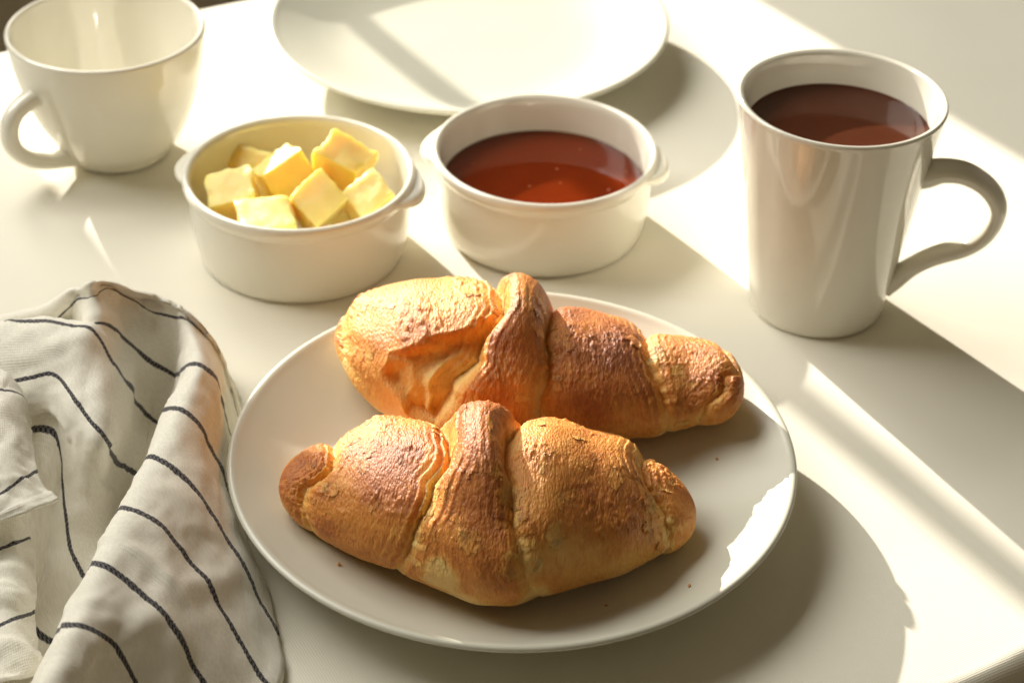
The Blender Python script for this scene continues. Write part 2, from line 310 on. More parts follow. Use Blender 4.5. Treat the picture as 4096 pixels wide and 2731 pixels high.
M_FRAME = simple_mat('white_window_paint', (0.75, 0.73, 0.68), 0.4, var=0.04)
M_BUBBLE = simple_mat('honey_bubble', (0.40, 0.11, 0.04), 0.1)
M_CRUMB = simple_mat('crumb', (0.55, 0.27, 0.08), 0.6)

# ------------------------------------------------------------------ setting: floor, wall and window, all outside the table
def box_mesh(name, corners8):
    f = [(0, 1, 2, 3), (7, 6, 5, 4), (0, 4, 5, 1), (1, 5, 6, 2), (2, 6, 7, 3), (3, 7, 4, 0)]
    return mesh_np(name, [tuple(c) for c in corners8], f, smooth=False)
def win_box(name, s0, s1, z0, z1, t0, t1, m, parent=None):
    c = [win_pt(s0, t0, z0), win_pt(s1, t0, z0), win_pt(s1, t0, z1), win_pt(s0, t0, z1),
         win_pt(s0, t1, z0), win_pt(s1, t1, z0), win_pt(s1, t1, z1), win_pt(s0, t1, z1)]
    return obj(name, box_mesh(name, c), m, parent)
fl = mesh_np('floor', [(-3, -2.5, -0.73), (3, -2.5, -0.73), (3, 3, -0.73), (-3, 3, -0.73)], [(0, 1, 2, 3)], False)
floor = obj('floor', fl, M_FLOOR); floor['kind'] = 'structure'
S_L, S_R, S_M = -0.066, 0.341, 0.129
Z_SILL, Z_HEAD = 0.06, 1.25
wall = bpy.data.objects.new('wall', None); COL.objects.link(wall); wall['kind'] = 'structure'
T0, T1 = WIN_T, WIN_T - 0.06
win_box('wall_panel', -1.7, S_L - 0.03, -0.73, 1.6, T0, T1, M_WALL, wall)
win_box('wall_panel', S_R + 0.03, 1.9, -0.73, 1.6, T0, T1, M_WALL, wall)
win_box('wall_panel', S_L - 0.03, S_R + 0.03, -0.73, Z_SILL - 0.03, T0, T1, M_WALL, wall)
win_box('wall_panel', S_L - 0.03, S_R + 0.03, Z_HEAD + 0.03, 1.6, T0, T1, M_WALL, wall)
win = thing('window_frame', 'narrow white window frame with one upright bar behind the table', 'window')
t0, t1 = WIN_T + 0.004, WIN_T - 0.04
win_box('jamb', S_L - 0.04, S_L, Z_SILL, Z_HEAD, t0, t1, M_FRAME, win)
win_box('jamb', S_R, S_R + 0.04, Z_SILL, Z_HEAD, t0, t1, M_FRAME, win)
win_box('sill', S_L - 0.04, S_R + 0.04, Z_SILL - 0.04, Z_SILL - 0.001, t0 + 0.02, t1, M_FRAME, win)
win_box('head', S_L - 0.04, S_R + 0.04, Z_HEAD + 0.001, Z_HEAD + 0.04, t0, t1, M_FRAME, win)
win_box('upright_bar', S_M - 0.0085, S_M + 0.0085, Z_SILL, Z_HEAD, t0, t1 + 0.02, M_FRAME, win)

# ------------------------------------------------------------------ tablecloth
def tablecloth():
    ang = R(29.0)
    ex = Vector((math.cos(ang), math.sin(ang))); ey = Vector((-math.sin(ang), math.cos(ang)))
    n0, n1 = -0.149, 0.438
    rad = 0.011
    path = []                                         # (n, z) across the table
    for z in np.linspace(-0.26, -rad, 16): path.append((n0 - rad, z))
    for a in np.linspace(0, 90, 8)[1:]: path.append((n0 - rad * math.cos(R(a)), -rad + rad * math.sin(R(a))))
    for n in np.linspace(n0, n1, 150)[1:]: path.append((n, 0.0))
    for a in np.linspace(90, 0, 8)[1:]: path.append((n1 + rad * math.cos(R(a)), -rad + rad * math.sin(R(a))))
    for z in np.linspace(-rad, -0.26, 16)[1:]: path.append((n1 + rad, z))
    path = np.array(path)
    ls = np.linspace(-0.75, 0.75, 320)
    Nn, Ls = np.meshgrid(path[:, 0], ls, indexing='ij'); Z = np.repeat(path[:, 1:2], len(ls), 1)
    hang = np.clip(-Z / 0.26, 0, 1); side = np.sign(Nn - 0.15)
    wav = np.sin(Ls * 38 + 0.8 * np.sin(Ls * 11)) * 0.016 * hang ** 0.7
    Nn = Nn + side * (wav + 0.008 * hang)
    edge_w = fbm(np.stack([Ls * 9, Ls * 0 + 3.1, Ls * 0], -1), 2, 5) * 0.006
    near = np.exp(-((np.minimum(abs(Nn - n0), abs(Nn - n1))) / 0.02) ** 2)
    Nn = Nn + side * edge_w * near
    X = Nn * ey.x + Ls * ex.x; Y = Nn * ey.y + Ls * ex.y
    # soft ironed-out creases, a fraction of a millimetre, never above the dishes' feet
    rel = fbm(np.stack([X * 7, Y * 7, X * 0], -1), 3, 9)
    Z = Z + np.where(hang <= 0, -0.0008 * (0.6 - rel).clip(0, 2), 0)
    V = np.stack([X, Y, Z], -1).reshape(-1, 3)
    o = obj('tablecloth', mesh_np('tablecloth', V, grid_quads(len(path), len(ls))[:, ::-1]), M_CLOTH)
    tag(o, 'plain white woven cloth covering the table under the dishes', 'tablecloth')
tablecloth()

# ------------------------------------------------------------------ crockery
PLATE_PROF = [(0.0, 0.0026), (0.030, 0.0026), (0.050, 0.0026), (0.0535, 0.0006), (0.0560, 0.0002), (0.0580, 0.0012), (0.0640, 0.0042), (0.0760, 0.0078),
              (0.0900, 0.0130), (0.1000, 0.0178), (0.1040, 0.0202), (0.1052, 0.0216), (0.1044, 0.0227), (0.1026, 0.0226), (0.0990, 0.0205), (0.0900, 0.0160),
              (0.0790, 0.0113), (0.0680, 0.0080), (0.0560, 0.0064), (0.0400, 0.0059), (0.0200, 0.0057), (0.0, 0.0057)]
_in = np.array(PLATE_PROF[::-1][:9])
def plate_z(r): return np.interp(r, _in[:, 0], _in[:, 1])
p1 = lathe('plate', PLATE_PROF, 192, 5, M_PLATE); p1.location = (0, 0, 0.0002)
tag(p1, 'satin cream plate in front holding two croissants', 'plate', 'plates')
p2 = lathe('plate', PLATE_PROF, 192, 5, M_PLATE); p2.location = (-0.0278, 0.3620, 0.0002)
tag(p2, 'empty cream plate at the back with a dark shadow band across it', 'plate', 'plates')

def sweep(name, pts, half_w, half_t, material, parent, n=14, sub=8):
    """rounded strap handle: pts are (r, z) in the handle's plane, half_w across it, half_t in it"""
    P = catmull(pts, sub); k = len(P)
    W = np.interp(np.linspace(0, 1, k), np.linspace(0, 1, len(half_w)), half_w)
    T = np.interp(np.linspace(0, 1, k), np.linspace(0, 1, len(half_t)), half_t)
    tg = np.gradient(P, axis=0); tg /= np.linalg.norm(tg, axis=1)[:, None]
    nr = np.stack([-tg[:, 1], tg[:, 0]], -1)
    a = np.linspace(0, 2 * math.pi, n, endpoint=False)
    c, s = np.cos(a), np.sin(a)
    c2 = np.sign(c) * abs(c) ** 0.85; s2 = np.sign(s) * abs(s) ** 0.85
    V = np.zeros((k, n, 3))
    V[..., 0] = P[:, None, 0] + nr[:, None, 0] * T[:, None] * c2
    V[..., 2] = P[:, None, 1] + nr[:, None, 1] * T[:, None] * c2
    V[..., 1] = W[:, None] * s2
    return obj(name, mesh_np(name, V.reshape(-1, 3), grid_quads(k, n, True)[:, ::-1]), material, parent)

# tall mug
mug = thing('mug', 'tall glossy tapered cream mug filled with hot chocolate', 'mug', (0.1304, 0.1350, 0.0002), R(-15))
lathe('body', [(0.0, 0.0020), (0.0240, 0.0020), (0.0258, 0.0004), (0.0273, 0.0001), (0.0285, 0.0012), (0.0293, 0.0042), (0.0305, 0.0130), (0.0328, 0.0300), (0.0356, 0.0520), (0.0385, 0.0740),
               (0.0409, 0.0905), (0.0421, 0.0980), (0.0425, 0.0999), (0.0419, 0.1010), (0.0407, 0.1007), (0.0397, 0.0990), (0.0378, 0.0880), (0.0349, 0.0660), (0.0314, 0.0400),
               (0.0278, 0.0120), (0.0244, 0.0072), (0.0150, 0.0060), (0.0, 0.0060)], 160, 5, M_GLOSS, mug)
sweep('handle', [(0.0345, 0.0715), (0.0385, 0.0716), (0.0450, 0.0740), (0.0530, 0.0742), (0.0612, 0.0707), (0.0672, 0.0645), (0.0690, 0.0575), (0.0660, 0.0478),
                 (0.0592, 0.0402), (0.0470, 0.0332), (0.0390, 0.0268), (0.0320, 0.0190), (0.0285, 0.0160)],
      [0.0090, 0.0068, 0.0060, 0.0058, 0.0058, 0.0060, 0.0075], [0.0066, 0.0044, 0.0038, 0.0035, 0.0035, 0.0037, 0.0056], M_GLOSS, mug)
def liquid(name, r, z, depth, material, centre, seed):
    k = 40
    rr = np.linspace(0, 1, k)
    prof = [(0, z - depth), (r * 0.90, z - depth), (r * 0.985, z - 0.0012), (r * 0.997, z + 0.0002)]
    top = [(r * (0.985 - 0.985 * t), z - 0.0006 * (1 - math.exp(-t * 14)) ) for t in np.linspace(0, 1, 12)]
    o = lathe(name, prof + top, 128, 3, material)
    o.location = (centre[0], centre[1], 0.0002)
    return o
cocoa = liquid('hot_chocolate', 0.0375, 0.0862, 0.02, M_COCOA, (0.1304, 0.1350), 1)
tag(cocoa, 'dark brown hot chocolate inside the tall mug', 'drink')

# wide cup
cup = thing('cup', 'wide empty cream cup with a round handle, behind the butter bowl', 'cup', (-0.1946, 0.2530, 0.0002), R(228))
lathe('body', [(0.0, 0.0024), (0.0202, 0.0024), (0.0222, 0.0004), (0.0238, 0.0001), (0.0248, 0.0014), (0.0265, 0.0040), (0.0312, 0.0105), (0.0368, 0.0215), (0.0412, 0.0340), (0.0441, 0.0465),
               (0.0457, 0.0580), (0.0462, 0.0630), (0.0460, 0.0646), (0.0450, 0.0653), (0.0438, 0.0643), (0.0431, 0.0585), (0.0414, 0.0475), (0.0385, 0.0350), (0.0340, 0.0225),
               (0.0280, 0.0120), (0.0200, 0.0078), (0.0100, 0.0068), (0.0, 0.0067)], 160, 5, M_GLOSS, cup)
sweep('handle', [(0.0375, 0.0435), (0.0410, 0.0440), (0.0460, 0.0440), (0.0538, 0.0408), (0.0582, 0.0340), (0.0578, 0.0245), (0.0515, 0.0160), (0.0405, 0.0098), (0.0310, 0.0075), (0.0260, 0.0075)],
      [0.0070, 0.0052, 0.0046, 0.0045, 0.0045, 0.0048, 0.0062], [0.0062, 0.0046, 0.0040, 0.0040, 0.0040, 0.0042, 0.0056], M_GLOSS, cup)

# two eared bowls
BOWL_PROF = [(0.0, 0.0022), (0.0415, 0.0022), (0.0428, 0.0004), (0.0444, 0.0001), (0.0451, 0.0014), (0.0460, 0.0036), (0.0472, 0.0090), (0.0481, 0.0160), (0.0486, 0.0240), (0.0488, 0.0310),
             (0.0489, 0.0333), (0.0500, 0.0350), (0.0510, 0.0372), (0.0510, 0.0390), (0.0502, 0.0402), (0.0489, 0.0405), (0.0478, 0.0396), (0.0470, 0.0372), (0.0464, 0.0300),
             (0.0456, 0.0180), (0.0440, 0.0100), (0.0405, 0.0062), (0.0330, 0.0050), (0.0150, 0.0047), (0.0, 0.0046)]
def ear(parent, ang):
    nphi, ns = 41, 18
    phi0 = R(24)
    V = np.zeros((nphi, ns, 3))
    for i, f in enumerate(np.linspace(-1, 1, nphi)):
        e = math.cos(f * math.pi / 2) ** 1.6
        out = 0.0495 + 0.0010 + 0.0060 * e
        top = 0.0392 - 0.0010 * e; bot = 0.0372 - 0.0058 * e
        for j, a in enumerate(np.linspace(0, 2 * math.pi, ns, endpoint=False)):
            c, s = math.cos(a), math.sin(a)
            r = 0.0488 + (out - 0.0488) * (0.5 + 0.5 * math.copysign(abs(c) ** 0.7, c))
            z = (top + bot) / 2 + (top - bot) / 2 * math.copysign(abs(s) ** 0.8, s)
            p = f * phi0 + R(ang)
            V[i, j] = (r * math.cos(p), r * math.sin(p), z)
    return obj('ear_handle', mesh_np('ear_handle', V.reshape(-1, 3), grid_quads(nphi, ns, True)), M_GLAZE, parent)
def bowl(label, loc, ears):
    b = thing('bowl', label, 'bowl', loc, 0.0, 'eared bowls')
    lathe('body', BOWL_PROF, 160, 5, M_GLAZE, b)
    for a in ears: ear(b, a)
    return b
BUT_C = (-0.0963, 0.1684); HON_C = (0.0115, 0.1936)
bowl('small cream eared bowl heaped with butter cubes', (*BUT_C, 0.0002), (170, -10))
bowl('small cream eared bowl filled with amber honey', (*HON_C, 0.0002), (174, -10))
honey = liquid('honey', 0.0459, 0.0232, 0.015, M_HONEY, HON_C, 2)
tag(honey, 'reddish amber honey filling the middle bowl', 'honey')

# ------------------------------------------------------------------ butter cubes
def butter(key, label, size, normal, rollv, seed, squash=(1, 1, 1)):
    n = 14
    bm = bmesh.new(); bmesh.ops.create_cube(bm, size=1.0)
    bmesh.ops.bevel(bm, geom=bm.edges[:], offset=0.055, segments=2, affect='EDGES', profile=0.6)
    bmesh.ops.subdivide_edges(bm, edges=bm.edges[:], cuts=7, use_grid_fill=True)
    P = np.array([v.co[:] for v in bm.verts])
    rs = np.random.RandomState(seed)
    sk = rs.uniform(-0.13, 0.13, 6)
    P = P + np.stack([sk[0] * P[:, 1] + sk[1] * P[:, 2], sk[2] * P[:, 0] + sk[3] * P[:, 2], sk[4] * P[:, 0] + sk[5] * P[:, 1]], -1)
    nn = P / np.linalg.norm(P, axis=1)[:, None]
    edge = np.clip(np.sort(abs(P), axis=1)[:, 1] * 2, 0, 1) ** 3
    d = 0.06 * fbm(P * 2.0, 3, seed) + edge * 0.055 * fbm(P * 5.0, 3, seed + 5) + 0.018 * fbm(P * 11, 2, seed + 9)
    P = (P + nn * d[:, None]) * size * np.array(squash)
    for v, c in zip(bm.verts, P): v.co = c
    me = bpy.data.meshes.new('butter_cube'); bm.to_mesh(me); bm.free()
    for p in me.polygons: p.use_smooth = True
    o = obj('butter_cube', me, M_BUTTER)
    z = Vector(normal).normalized()
    x = Vector((1, 0, 0)); x = (x - z * x.dot(z)).normalized(); y = z.cross(x)
    a = R(rollv)
    x2 = x * math.cos(a) + y * math.sin(a); y2 = z.cross(x2)
    c = BUTTER[key]
    o.matrix_world = Matrix(((x2.x, y2.x, z.x, c[0]), (x2.y, y2.y, z.y, c[1]), (x2.z, y2.z, z.z, c[2]), (0, 0, 0, 1)))
    tag(o, label, 'butter', 'butter cubes in the bowl')
butter('a', 'butter cube at the left wall of the bowl, rough sloping top', 0.0185, (-0.15, -0.25, 0.95), 12, 3, (1.15, 1, 1))
butter('b', 'butter cube at the back left, flat face in shade', 0.0175, (-0.15, -0.70, 0.55), -22, 4)
butter('c', 'butter cube in the middle with a brightly sunlit slanting top', 0.0195, (-0.50, 0.05, 0.85), 28, 5, (1.1, 0.9, 0.95))
butter('d', 'butter cube highest at the back right with a crumbly top edge', 0.0215, (0.22, -0.20, 0.95), -22, 6, (1.0, 0.85, 1.05))
butter('e', 'butter cube in the front centre turned corner up', 0.0190, (0.10, -0.62, 0.75), -48, 7)
butter('f', 'butter cube at the right front against the bowl wall', 0.0185, (-0.10, -0.50, 0.80), 42, 8)
butter('g', 'flat pale butter cube at the front rim of the bowl', 0.0205, (-0.08, -0.22, 0.97), 6, 9, (1.15, 1, 0.9))
butter('h', 'butter cube half hidden between the left and middle cubes', 0.0175, (0.3, -0.4, 0.8), 30, 10)
butter('i', 'butter cube low in the bowl under the front centre one', 0.0200, (0.1, -0.2, 0.9), 20, 11)

# ------------------------------------------------------------------ croissants
def per_interp(deg, keys):
    ks = np.array([k for k, _ in keys], float); vs_ = np.array([v for _, v in keys], float)
    ks = np.concatenate([ks - 360, ks, ks + 360]); vs_ = np.concatenate([vs_] * 3)
    # smooth periodic interpolation
    i = np.clip(np.searchsorted(ks, deg) - 1, 0, len(ks) - 2)
    t = (deg - ks[i]) / (ks[i + 1] - ks[i]); t = t * t * (3 - 2 * t)
    return vs_[i] * (1 - t) + vs_[i + 1] * t
def smooth_curve(x, xk, yk):
    xs = np.linspace(xk[0], xk[-1], 400); ys = np.interp(xs, xk, yk)
    k = np.hanning(31); k /= k.sum()
    pad = np.concatenate([2 * ys[0] - ys[15:0:-1], ys, 2 * ys[-1] - ys[-2:-17:-1]])
    ys2 = np.convolve(pad, k, 'valid')
    return np.interp(x, xs, ys2)
def croissant(name, label, secs, bounds, segs, peak, hollows, pale, seed, pocket=None, laminate=(0.9, 1.0, 0.35, 0.7, 0.4), nx=520, nv=320):
    S = np.array(secs); x0, x1 = S[0, 0], S[-1, 0]
    t = np.linspace(0, 1, nx); t = 0.45 * t + 0.55 * (0.5 - 0.5 * np.cos(math.pi * t))
    x = x0 + (x1 - x0) * t
    xc = np.clip(x, S[0, 0], S[-1, 0])
    yc, zc, a, b = [smooth_curve(xc, S[:, 0], S[:, k]) for k in (1, 2, 3, 4)]
    dcap = 0.012
    cap = np.sqrt(np.clip(1 - np.clip((dcap - (x - x0)) / dcap, 0, 1) ** 2, 0, 1)) * np.sqrt(np.clip(1 - np.clip((dcap - (x1 - x)) / dcap, 0, 1) ** 2, 0, 1))
    a = a * cap; b = b * cap
    ang = np.arange(nv) / nv * 360.0 - 90.0            # 0 front, 90 top, 180 back, -90 underneath
    u = (x - x0) / (x1 - x0)
    Ug, Vg = np.meshgrid(u, ang, indexing='ij')
    cv, sv = np.cos(np.radians(Vg)), np.sin(np.radians(Vg))
    L = x1 - x0
    Pm = np.stack([Ug * L, cv * 0.025, sv * 0.025], -1)  # metric pattern space
    vfade = 0.30 + 0.70 * sstep(sv, -0.35, 0.75)        # wraps stand out on top, merge lower down
    # layer boundaries, wandering a little
    B = []
    for i, kb in enumerate(bounds):
        B.append(per_interp(Vg, kb) + 0.010 * fbm(Pm * np.array([10, 55, 55]), 3, seed + 20 + i) + 0.004 * fbm(Pm * np.array([60, 320, 320]), 2, seed + 25 + i))
    edges = [np.full_like(Ug, -0.0001)] + B + [np.full_like(Ug, 1.0001)]
    extra = 0.0; F = np.zeros_like(Ug); crease = np.zeros_like(Ug); wband = np.zeros_like(Ug); lam = np.zeros_like(Ug)
    for i, sg in enumerate(segs):
        lo, hi = edges[i], edges[i + 1]
        xi = np.clip((Ug - lo) / (hi - lo), 0, 1)
        w = sstep(Ug, lo - 0.003, lo + 0.003) * (1 - sstep(Ug, hi - 0.003, hi + 0.003))
        if i == 0: w = 1 - sstep(Ug, hi - 0.003, hi + 0.003)
        if i == len(segs) - 1: w = sstep(Ug, lo - 0.003, lo + 0.003)
        skew = xi ** sg.get('skew', 1.0)
        bul = np.clip(4 * skew * (1 - skew), 0, 1) ** sg.get('p', 0.55)
        if i == 0: bul = np.where(xi < 0.5, 1, bul)
        if i == len(segs) - 1: bul = np.where(xi > 0.5, 1, bul)
        Fi = 1 + (sg['base'] - 1 + sg['amp'] * (bul - 0.7)) * vfade
        F += w * Fi
        extra = extra + w * sg.get('bake_light', 0.0)
        if sg.get('band'): wband += w * np.clip(4 * xi * (1 - xi), 0, 1) ** 0.35
    for i, bb in enumerate(B):
        d = abs(Ug - bb) * L
        lw = laminate[i]
        crease = np.maximum(crease, laminate[i] ** 0.5 * np.exp(-(d / 0.0024) ** 2))
        k = (0.5 + 0.5 * noise3(Pm * 60, seed + 40 + i))
        ph_ = d / 0.0030 + 0.55 * noise3(Pm * np.array([25, 60, 60]), seed + 50 + i)
        saw = ph_ - np.floor(ph_); saw = np.where(saw < 0.8, saw / 0.8, (1 - saw) / 0.2) * 2 - 1
        lam += lw * np.where(Ug < bb, 1.0, 0.7) * saw * np.exp(-(d / 0.0085) ** 1.5) * np.clip(0.22 + 0.9 * k + 0.5 * noise3(Pm * np.array([40, 160, 160]), seed + 45 + i), 0, 1.2)
    pv, pw, ph = peak
    dv = (Vg - pv + 180) % 360 - 180
    pk = np.exp(-abs(dv / pw) ** 3) * wband
    F += ph * pk
    hol = np.zeros_like(Ug)
    for (hu, hv, ru, rv, dep, tilt) in hollows:
        du = Ug - hu; dvv = ((Vg - hv + 180) % 360 - 180)
        du2 = du - tilt * dvv / 90.0
        q = np.sqrt((du2 / ru) ** 2 + (dvv / rv) ** 2) + 0.22 * fbm(Pm * np.array([70, 70, 70]), 3, seed + 60)
        h = 1 - sstep(q, 0.62, 1.0)
        hol = np.maximum(hol, h)
        F -= dep * h
    if pocket is not None:
        bi, ek, dep = pocket
        el = per_interp(Vg, ek) + 0.012 * fbm(Pm * 70, 3, seed + 61)
        reach = np.clip((Ug - el) / np.maximum(B[bi] - el, 0.004), 0, 1)
        h = sstep(Ug, el - 0.004, el + 0.018 + 0.055 * np.clip(sv, 0, 1)) * (1 - sstep(Ug, B[bi] - 0.004, B[bi] + 0.002)) * sstep(B[bi] - el, 0.0, 0.03)
        F -= h * (dep * (0.75 + 0.25 * reach) + 0.07 * fbm(Pm * np.array([110, 45, 45]), 3, seed + 62) - 0.10 * np.exp(-((reach - 0.60 + 0.15 * noise3(Pm * 60, seed + 63)) / 0.07) ** 2) * sstep(cv, 0.5, 0.9))
        rim = np.exp(-((Ug - el) * L / 0.0022) ** 2) * sstep(B[bi] - el, 0.0, 0.03)
        F += 0.012 * rim * (Ug < el)
        hol = np.maximum(hol, h)
    # low lumps
    F += 0.045 * fbm(Pm * np.array([32, 40, 40]), 2, seed) * (1 - hol)
    X = np.repeat(x[:, None], nv, 1)
    Y = yc[:, None] - a[:, None] * F * cv
    Z = zc[:, None] + b[:, None] * F * sv
    # surface relief in metres
    Pw = Pm + 0.0022 * np.stack([fbm(Pm * 90, 2, seed + 3), fbm(Pm * 90, 2, seed + 4), fbm(Pm * 90, 2, seed + 5)], -1)
    wr = 1 - 2.2 * abs(noise3(Pw * np.array([300, 80, 80]), seed + 6))
    wr2 = 1 - 2.2 * abs(noise3(Pw * np.array([950, 380, 380]), seed + 7))
    bl = np.clip(noise3(Pm * 430, seed + 8), 0.05, 1) - 0.05
    mask = np.clip(0.42 + 1.7 * fbm(Pm * 50, 3, seed + 9), 0.04, 1.25) * np.clip(0.35 + 0.85 * sv, 0.12, 1) * (1 - 0.65 * pk)
    tipfade = cap[:, None] ** 1.0
    disp = (0.00020 * np.clip(wr, -0.6, 1) * mask + 0.00020 * np.clip(wr2, -0.5, 1) * (0.4 + mask) + 0.0010 * bl * mask
            + 0.0009 * lam * vfade - 0.0024 * crease * vfade) * (0.25 + 0.75 * tipfade) * (1 - 0.6 * hol)
    sc = np.sqrt((cv / np.maximum(a[:, None], 1e-4)) ** 2 + (sv / np.maximum(b[:, None], 1e-4)) ** 2)
    ny = -cv / np.maximum(a[:, None], 1e-4) / sc; nz = sv / np.maximum(b[:, None], 1e-4) / sc
    Y = Y + disp * ny; Z = Z + disp * nz
    X = X + 0.0012 * fbm(Pm * 60, 2, seed + 12) * tipfade
    # rest on the plate
    rr = np.hypot(X, Y)
    Z = np.maximum(Z, plate_z(rr) + 0.0005 + 0.0006 * (noise3(Pm * 200, seed + 13) + 0.6).clip(0, 2))
    # how far it has baked: crests and ends brown, sheltered layers and low sides stay pale
    bake_light = (0.45 + 0.27 * fbm(Pm * np.array([42, 50, 50]), 4, seed + 14) + 0.18 * np.clip(sv, -1, 1) + 0.9 * (F - 1.0).clip(-0.15, 0.12)
            + 0.10 * wr * mask - 0.36 * crease - 0.17 * lam + 0.06 * hol + 0.06 * (np.exp(-Ug / 0.09) + np.exp(-(1 - Ug) / 0.09)))
    for (hu, hv, ru, rv, am) in pale:
        q = np.sqrt(((Ug - hu) / ru) ** 2 + ((((Vg - hv + 180) % 360) - 180) / rv) ** 2) + 0.35 * fbm(Pm * 80, 3, seed + 70)
        bake_light -= am * (1 - sstep(q, 0.4, 1.1))
    bake_light = bake_light + extra  # tone per wrap
    bake_light -= 0.25 * sstep(-sv, 0.25, 0.7) * (0.6 + fbm(Pm * 60, 2, seed + 71))
    V = np.stack([X, Y, Z], -1).reshape(-1, 3)
    q = grid_quads(nx, nv, True)
    me = mesh_np(name, V, q)
    at = me.attributes.new('bake_light', 'FLOAT', 'POINT')
    at.data.foreach_set('value', np.clip(bake_light, 0, 1).ravel().astype(np.float32))
    o = obj(name, me, M_PASTRY)
    tag(o, label, 'croissant', 'croissants on the front plate')
    # thin flakes of the outer skin that have lifted a little
    G = V.reshape(nx, nv, 3)
    gn = np.cross(np.gradient(G, axis=1), np.gradient(G, axis=0)); gn /= np.linalg.norm(gn, axis=2)[..., None] + 1e-12
    if gn[nx // 2, nv // 2, 2] < 0: gn = -gn
    rs = np.random.RandomState(seed + 90)
    fv, fq, fb, base = [], [], [], 0
    for k in range(95):
        di, dj = rs.randint(7, 22), rs.randint(6, 18)
        vv = rs.normal(62, 34); jc = int((vv + 90) / 360 * nv)
        if k % 3 == 0: uu = B[rs.randint(1, len(B))][nx // 2, jc % nv] + rs.normal(0, 0.02)
        else: uu = rs.uniform(0.05, 0.95)
        ic = int(np.argmin(abs(u - uu)))
        i0, j0 = ic - di // 2, jc - dj // 2
        if i0 < 8 or i0 + di > nx - 8: continue
        ii = np.arange(i0, i0 + di + 1); jj = np.arange(j0, j0 + dj + 1) % nv
        if hol[ii][:, jj].max() > 0.1: continue
        P0 = G[np.ix_(ii, jj)]; N0 = gn[np.ix_(ii, jj)]
        aa = np.linspace(0, 1, di + 1)[:, None] * np.ones((1, dj + 1)); bb2 = np.linspace(0, 1, dj + 1)[None, :] * np.ones((di + 1, 1))
        th = rs.uniform(0, 6.28); ramp_ = np.clip(0.5 + 0.7 * ((aa - 0.5) * math.cos(th) + (bb2 - 0.5) * math.sin(th)), 0, 1)
        P1 = P0 + N0 * (0.00012 + rs.uniform(0.0002, 0.0006) * ramp_ ** 2.5)[..., None]
        q2 = grid_quads(di + 1, dj + 1)
        rad = ((2 * aa - 1) ** 2 + (2 * bb2 - 1) ** 2 + 0.9 * fbm(P0 * 420, 2, seed + k)).ravel()
        keep = rad[q2].max(1) < 0.85
        if keep.sum() < 8: continue
        fv.append(P1.reshape(-1, 3)); fq.append(q2[keep] + base); base += P1.shape[0] * P1.shape[1]
        fb.append((bake_light[np.ix_(ii, jj)] + rs.uniform(-0.22, 0.10)).ravel())
    me2 = mesh_np('skin_flakes', np.concatenate(fv), np.concatenate(fq))
    at2 = me2.attributes.new('bake_light', 'FLOAT', 'POINT')
    at2.data.foreach_set('value', np.clip(np.concatenate(fb), 0, 1).astype(np.float32))
    fo = obj('skin_flakes', me2, M_PASTRY, o); fo['kind'] = 'stuff'
    return o
FRONT_B = [
    [(-60, .105), (0, .075), (35, .072), (90, .135), (180, .11), (240, .10)],
    [(-60, .285), (-20, .305), (20, .335), (60, .375), (90, .415), (180, .36), (250, .28)],
    [(-60, .660), (-20, .615), (20, .580), (60, .555), (90, .535), (180, .60), (250, .66)],
    [(-60, .905), (0, .925), (40, .915), (90, .865), (180, .88), (240, .9)]]
FRONT_S = [dict(base=0.95, amp=0.10, bake_light=0.02), dict(base=1.02, amp=0.20, p=0.5, bake_light=0.02), dict(base=1.0, amp=0.10, p=0.45, band=True),
           dict(base=1.0, amp=0.13, p=0.5, bake_light=-0.10), dict(base=0.84, amp=0.12)]
croissant('croissant', 'golden croissant lying in front, nearest the plate rim', CROISSANT_FRONT, FRONT_B, FRONT_S,
          (98, 34, 0.40), [],
          [(0.40, -4, 0.055, 24, 0.75), (0.46, -30, 0.055, 22, 0.6), (0.61, -28, 0.05, 24, 0.65), (0.37, 75, 0.03, 20, 0.35)], 3)
BACK_B = [
    [(-60, .040), (0, .030), (90, .018), (180, .03), (240, .04)],
    [(-60, .235), (-20, .262), (20, .310), (60, .375), (90, .425), (180, .38), (250, .26)],
    [(-60, .505), (0, .512), (40, .520), (90, .522), (180, .55), (250, .52)],
    [(-60, .825), (0, .815), (40, .80), (90, .765), (180, .78), (240, .80)],
    [(-60, .885), (0, .90), (50, .945), (90, .985), (180, .93), (240, .90)]]
BACK_S = [dict(base=0.92, amp=0.05), dict(base=1.01, amp=0.14, p=0.45, bake_light=-0.20), dict(base=1.02, amp=0.10, p=0.45, band=True),  # left wrap paler: sunlit brightness painted into its tone
          dict(base=1.00, amp=0.20, p=0.5, bake_light=0.10), dict(base=0.97, amp=0.14, p=0.6), dict(base=0.97, amp=0.06)]  # right wrap darker: the shade falling there is painted into its tone
croissant('croissant', 'darker croissant lying behind, with a hollow torn pocket on its left', CROISSANT_BACK, BACK_B, BACK_S,
          (100, 34, 0.33), [],
          [(0.25, 30, 0.09, 34, 0.20)], 8,
          (1, [(-60, .30), (-14, .262), (0, .19), (26, .135), (45, .165), (58, .235), (74, .345), (86, .43), (180, .45), (250, .34)], 0.25))

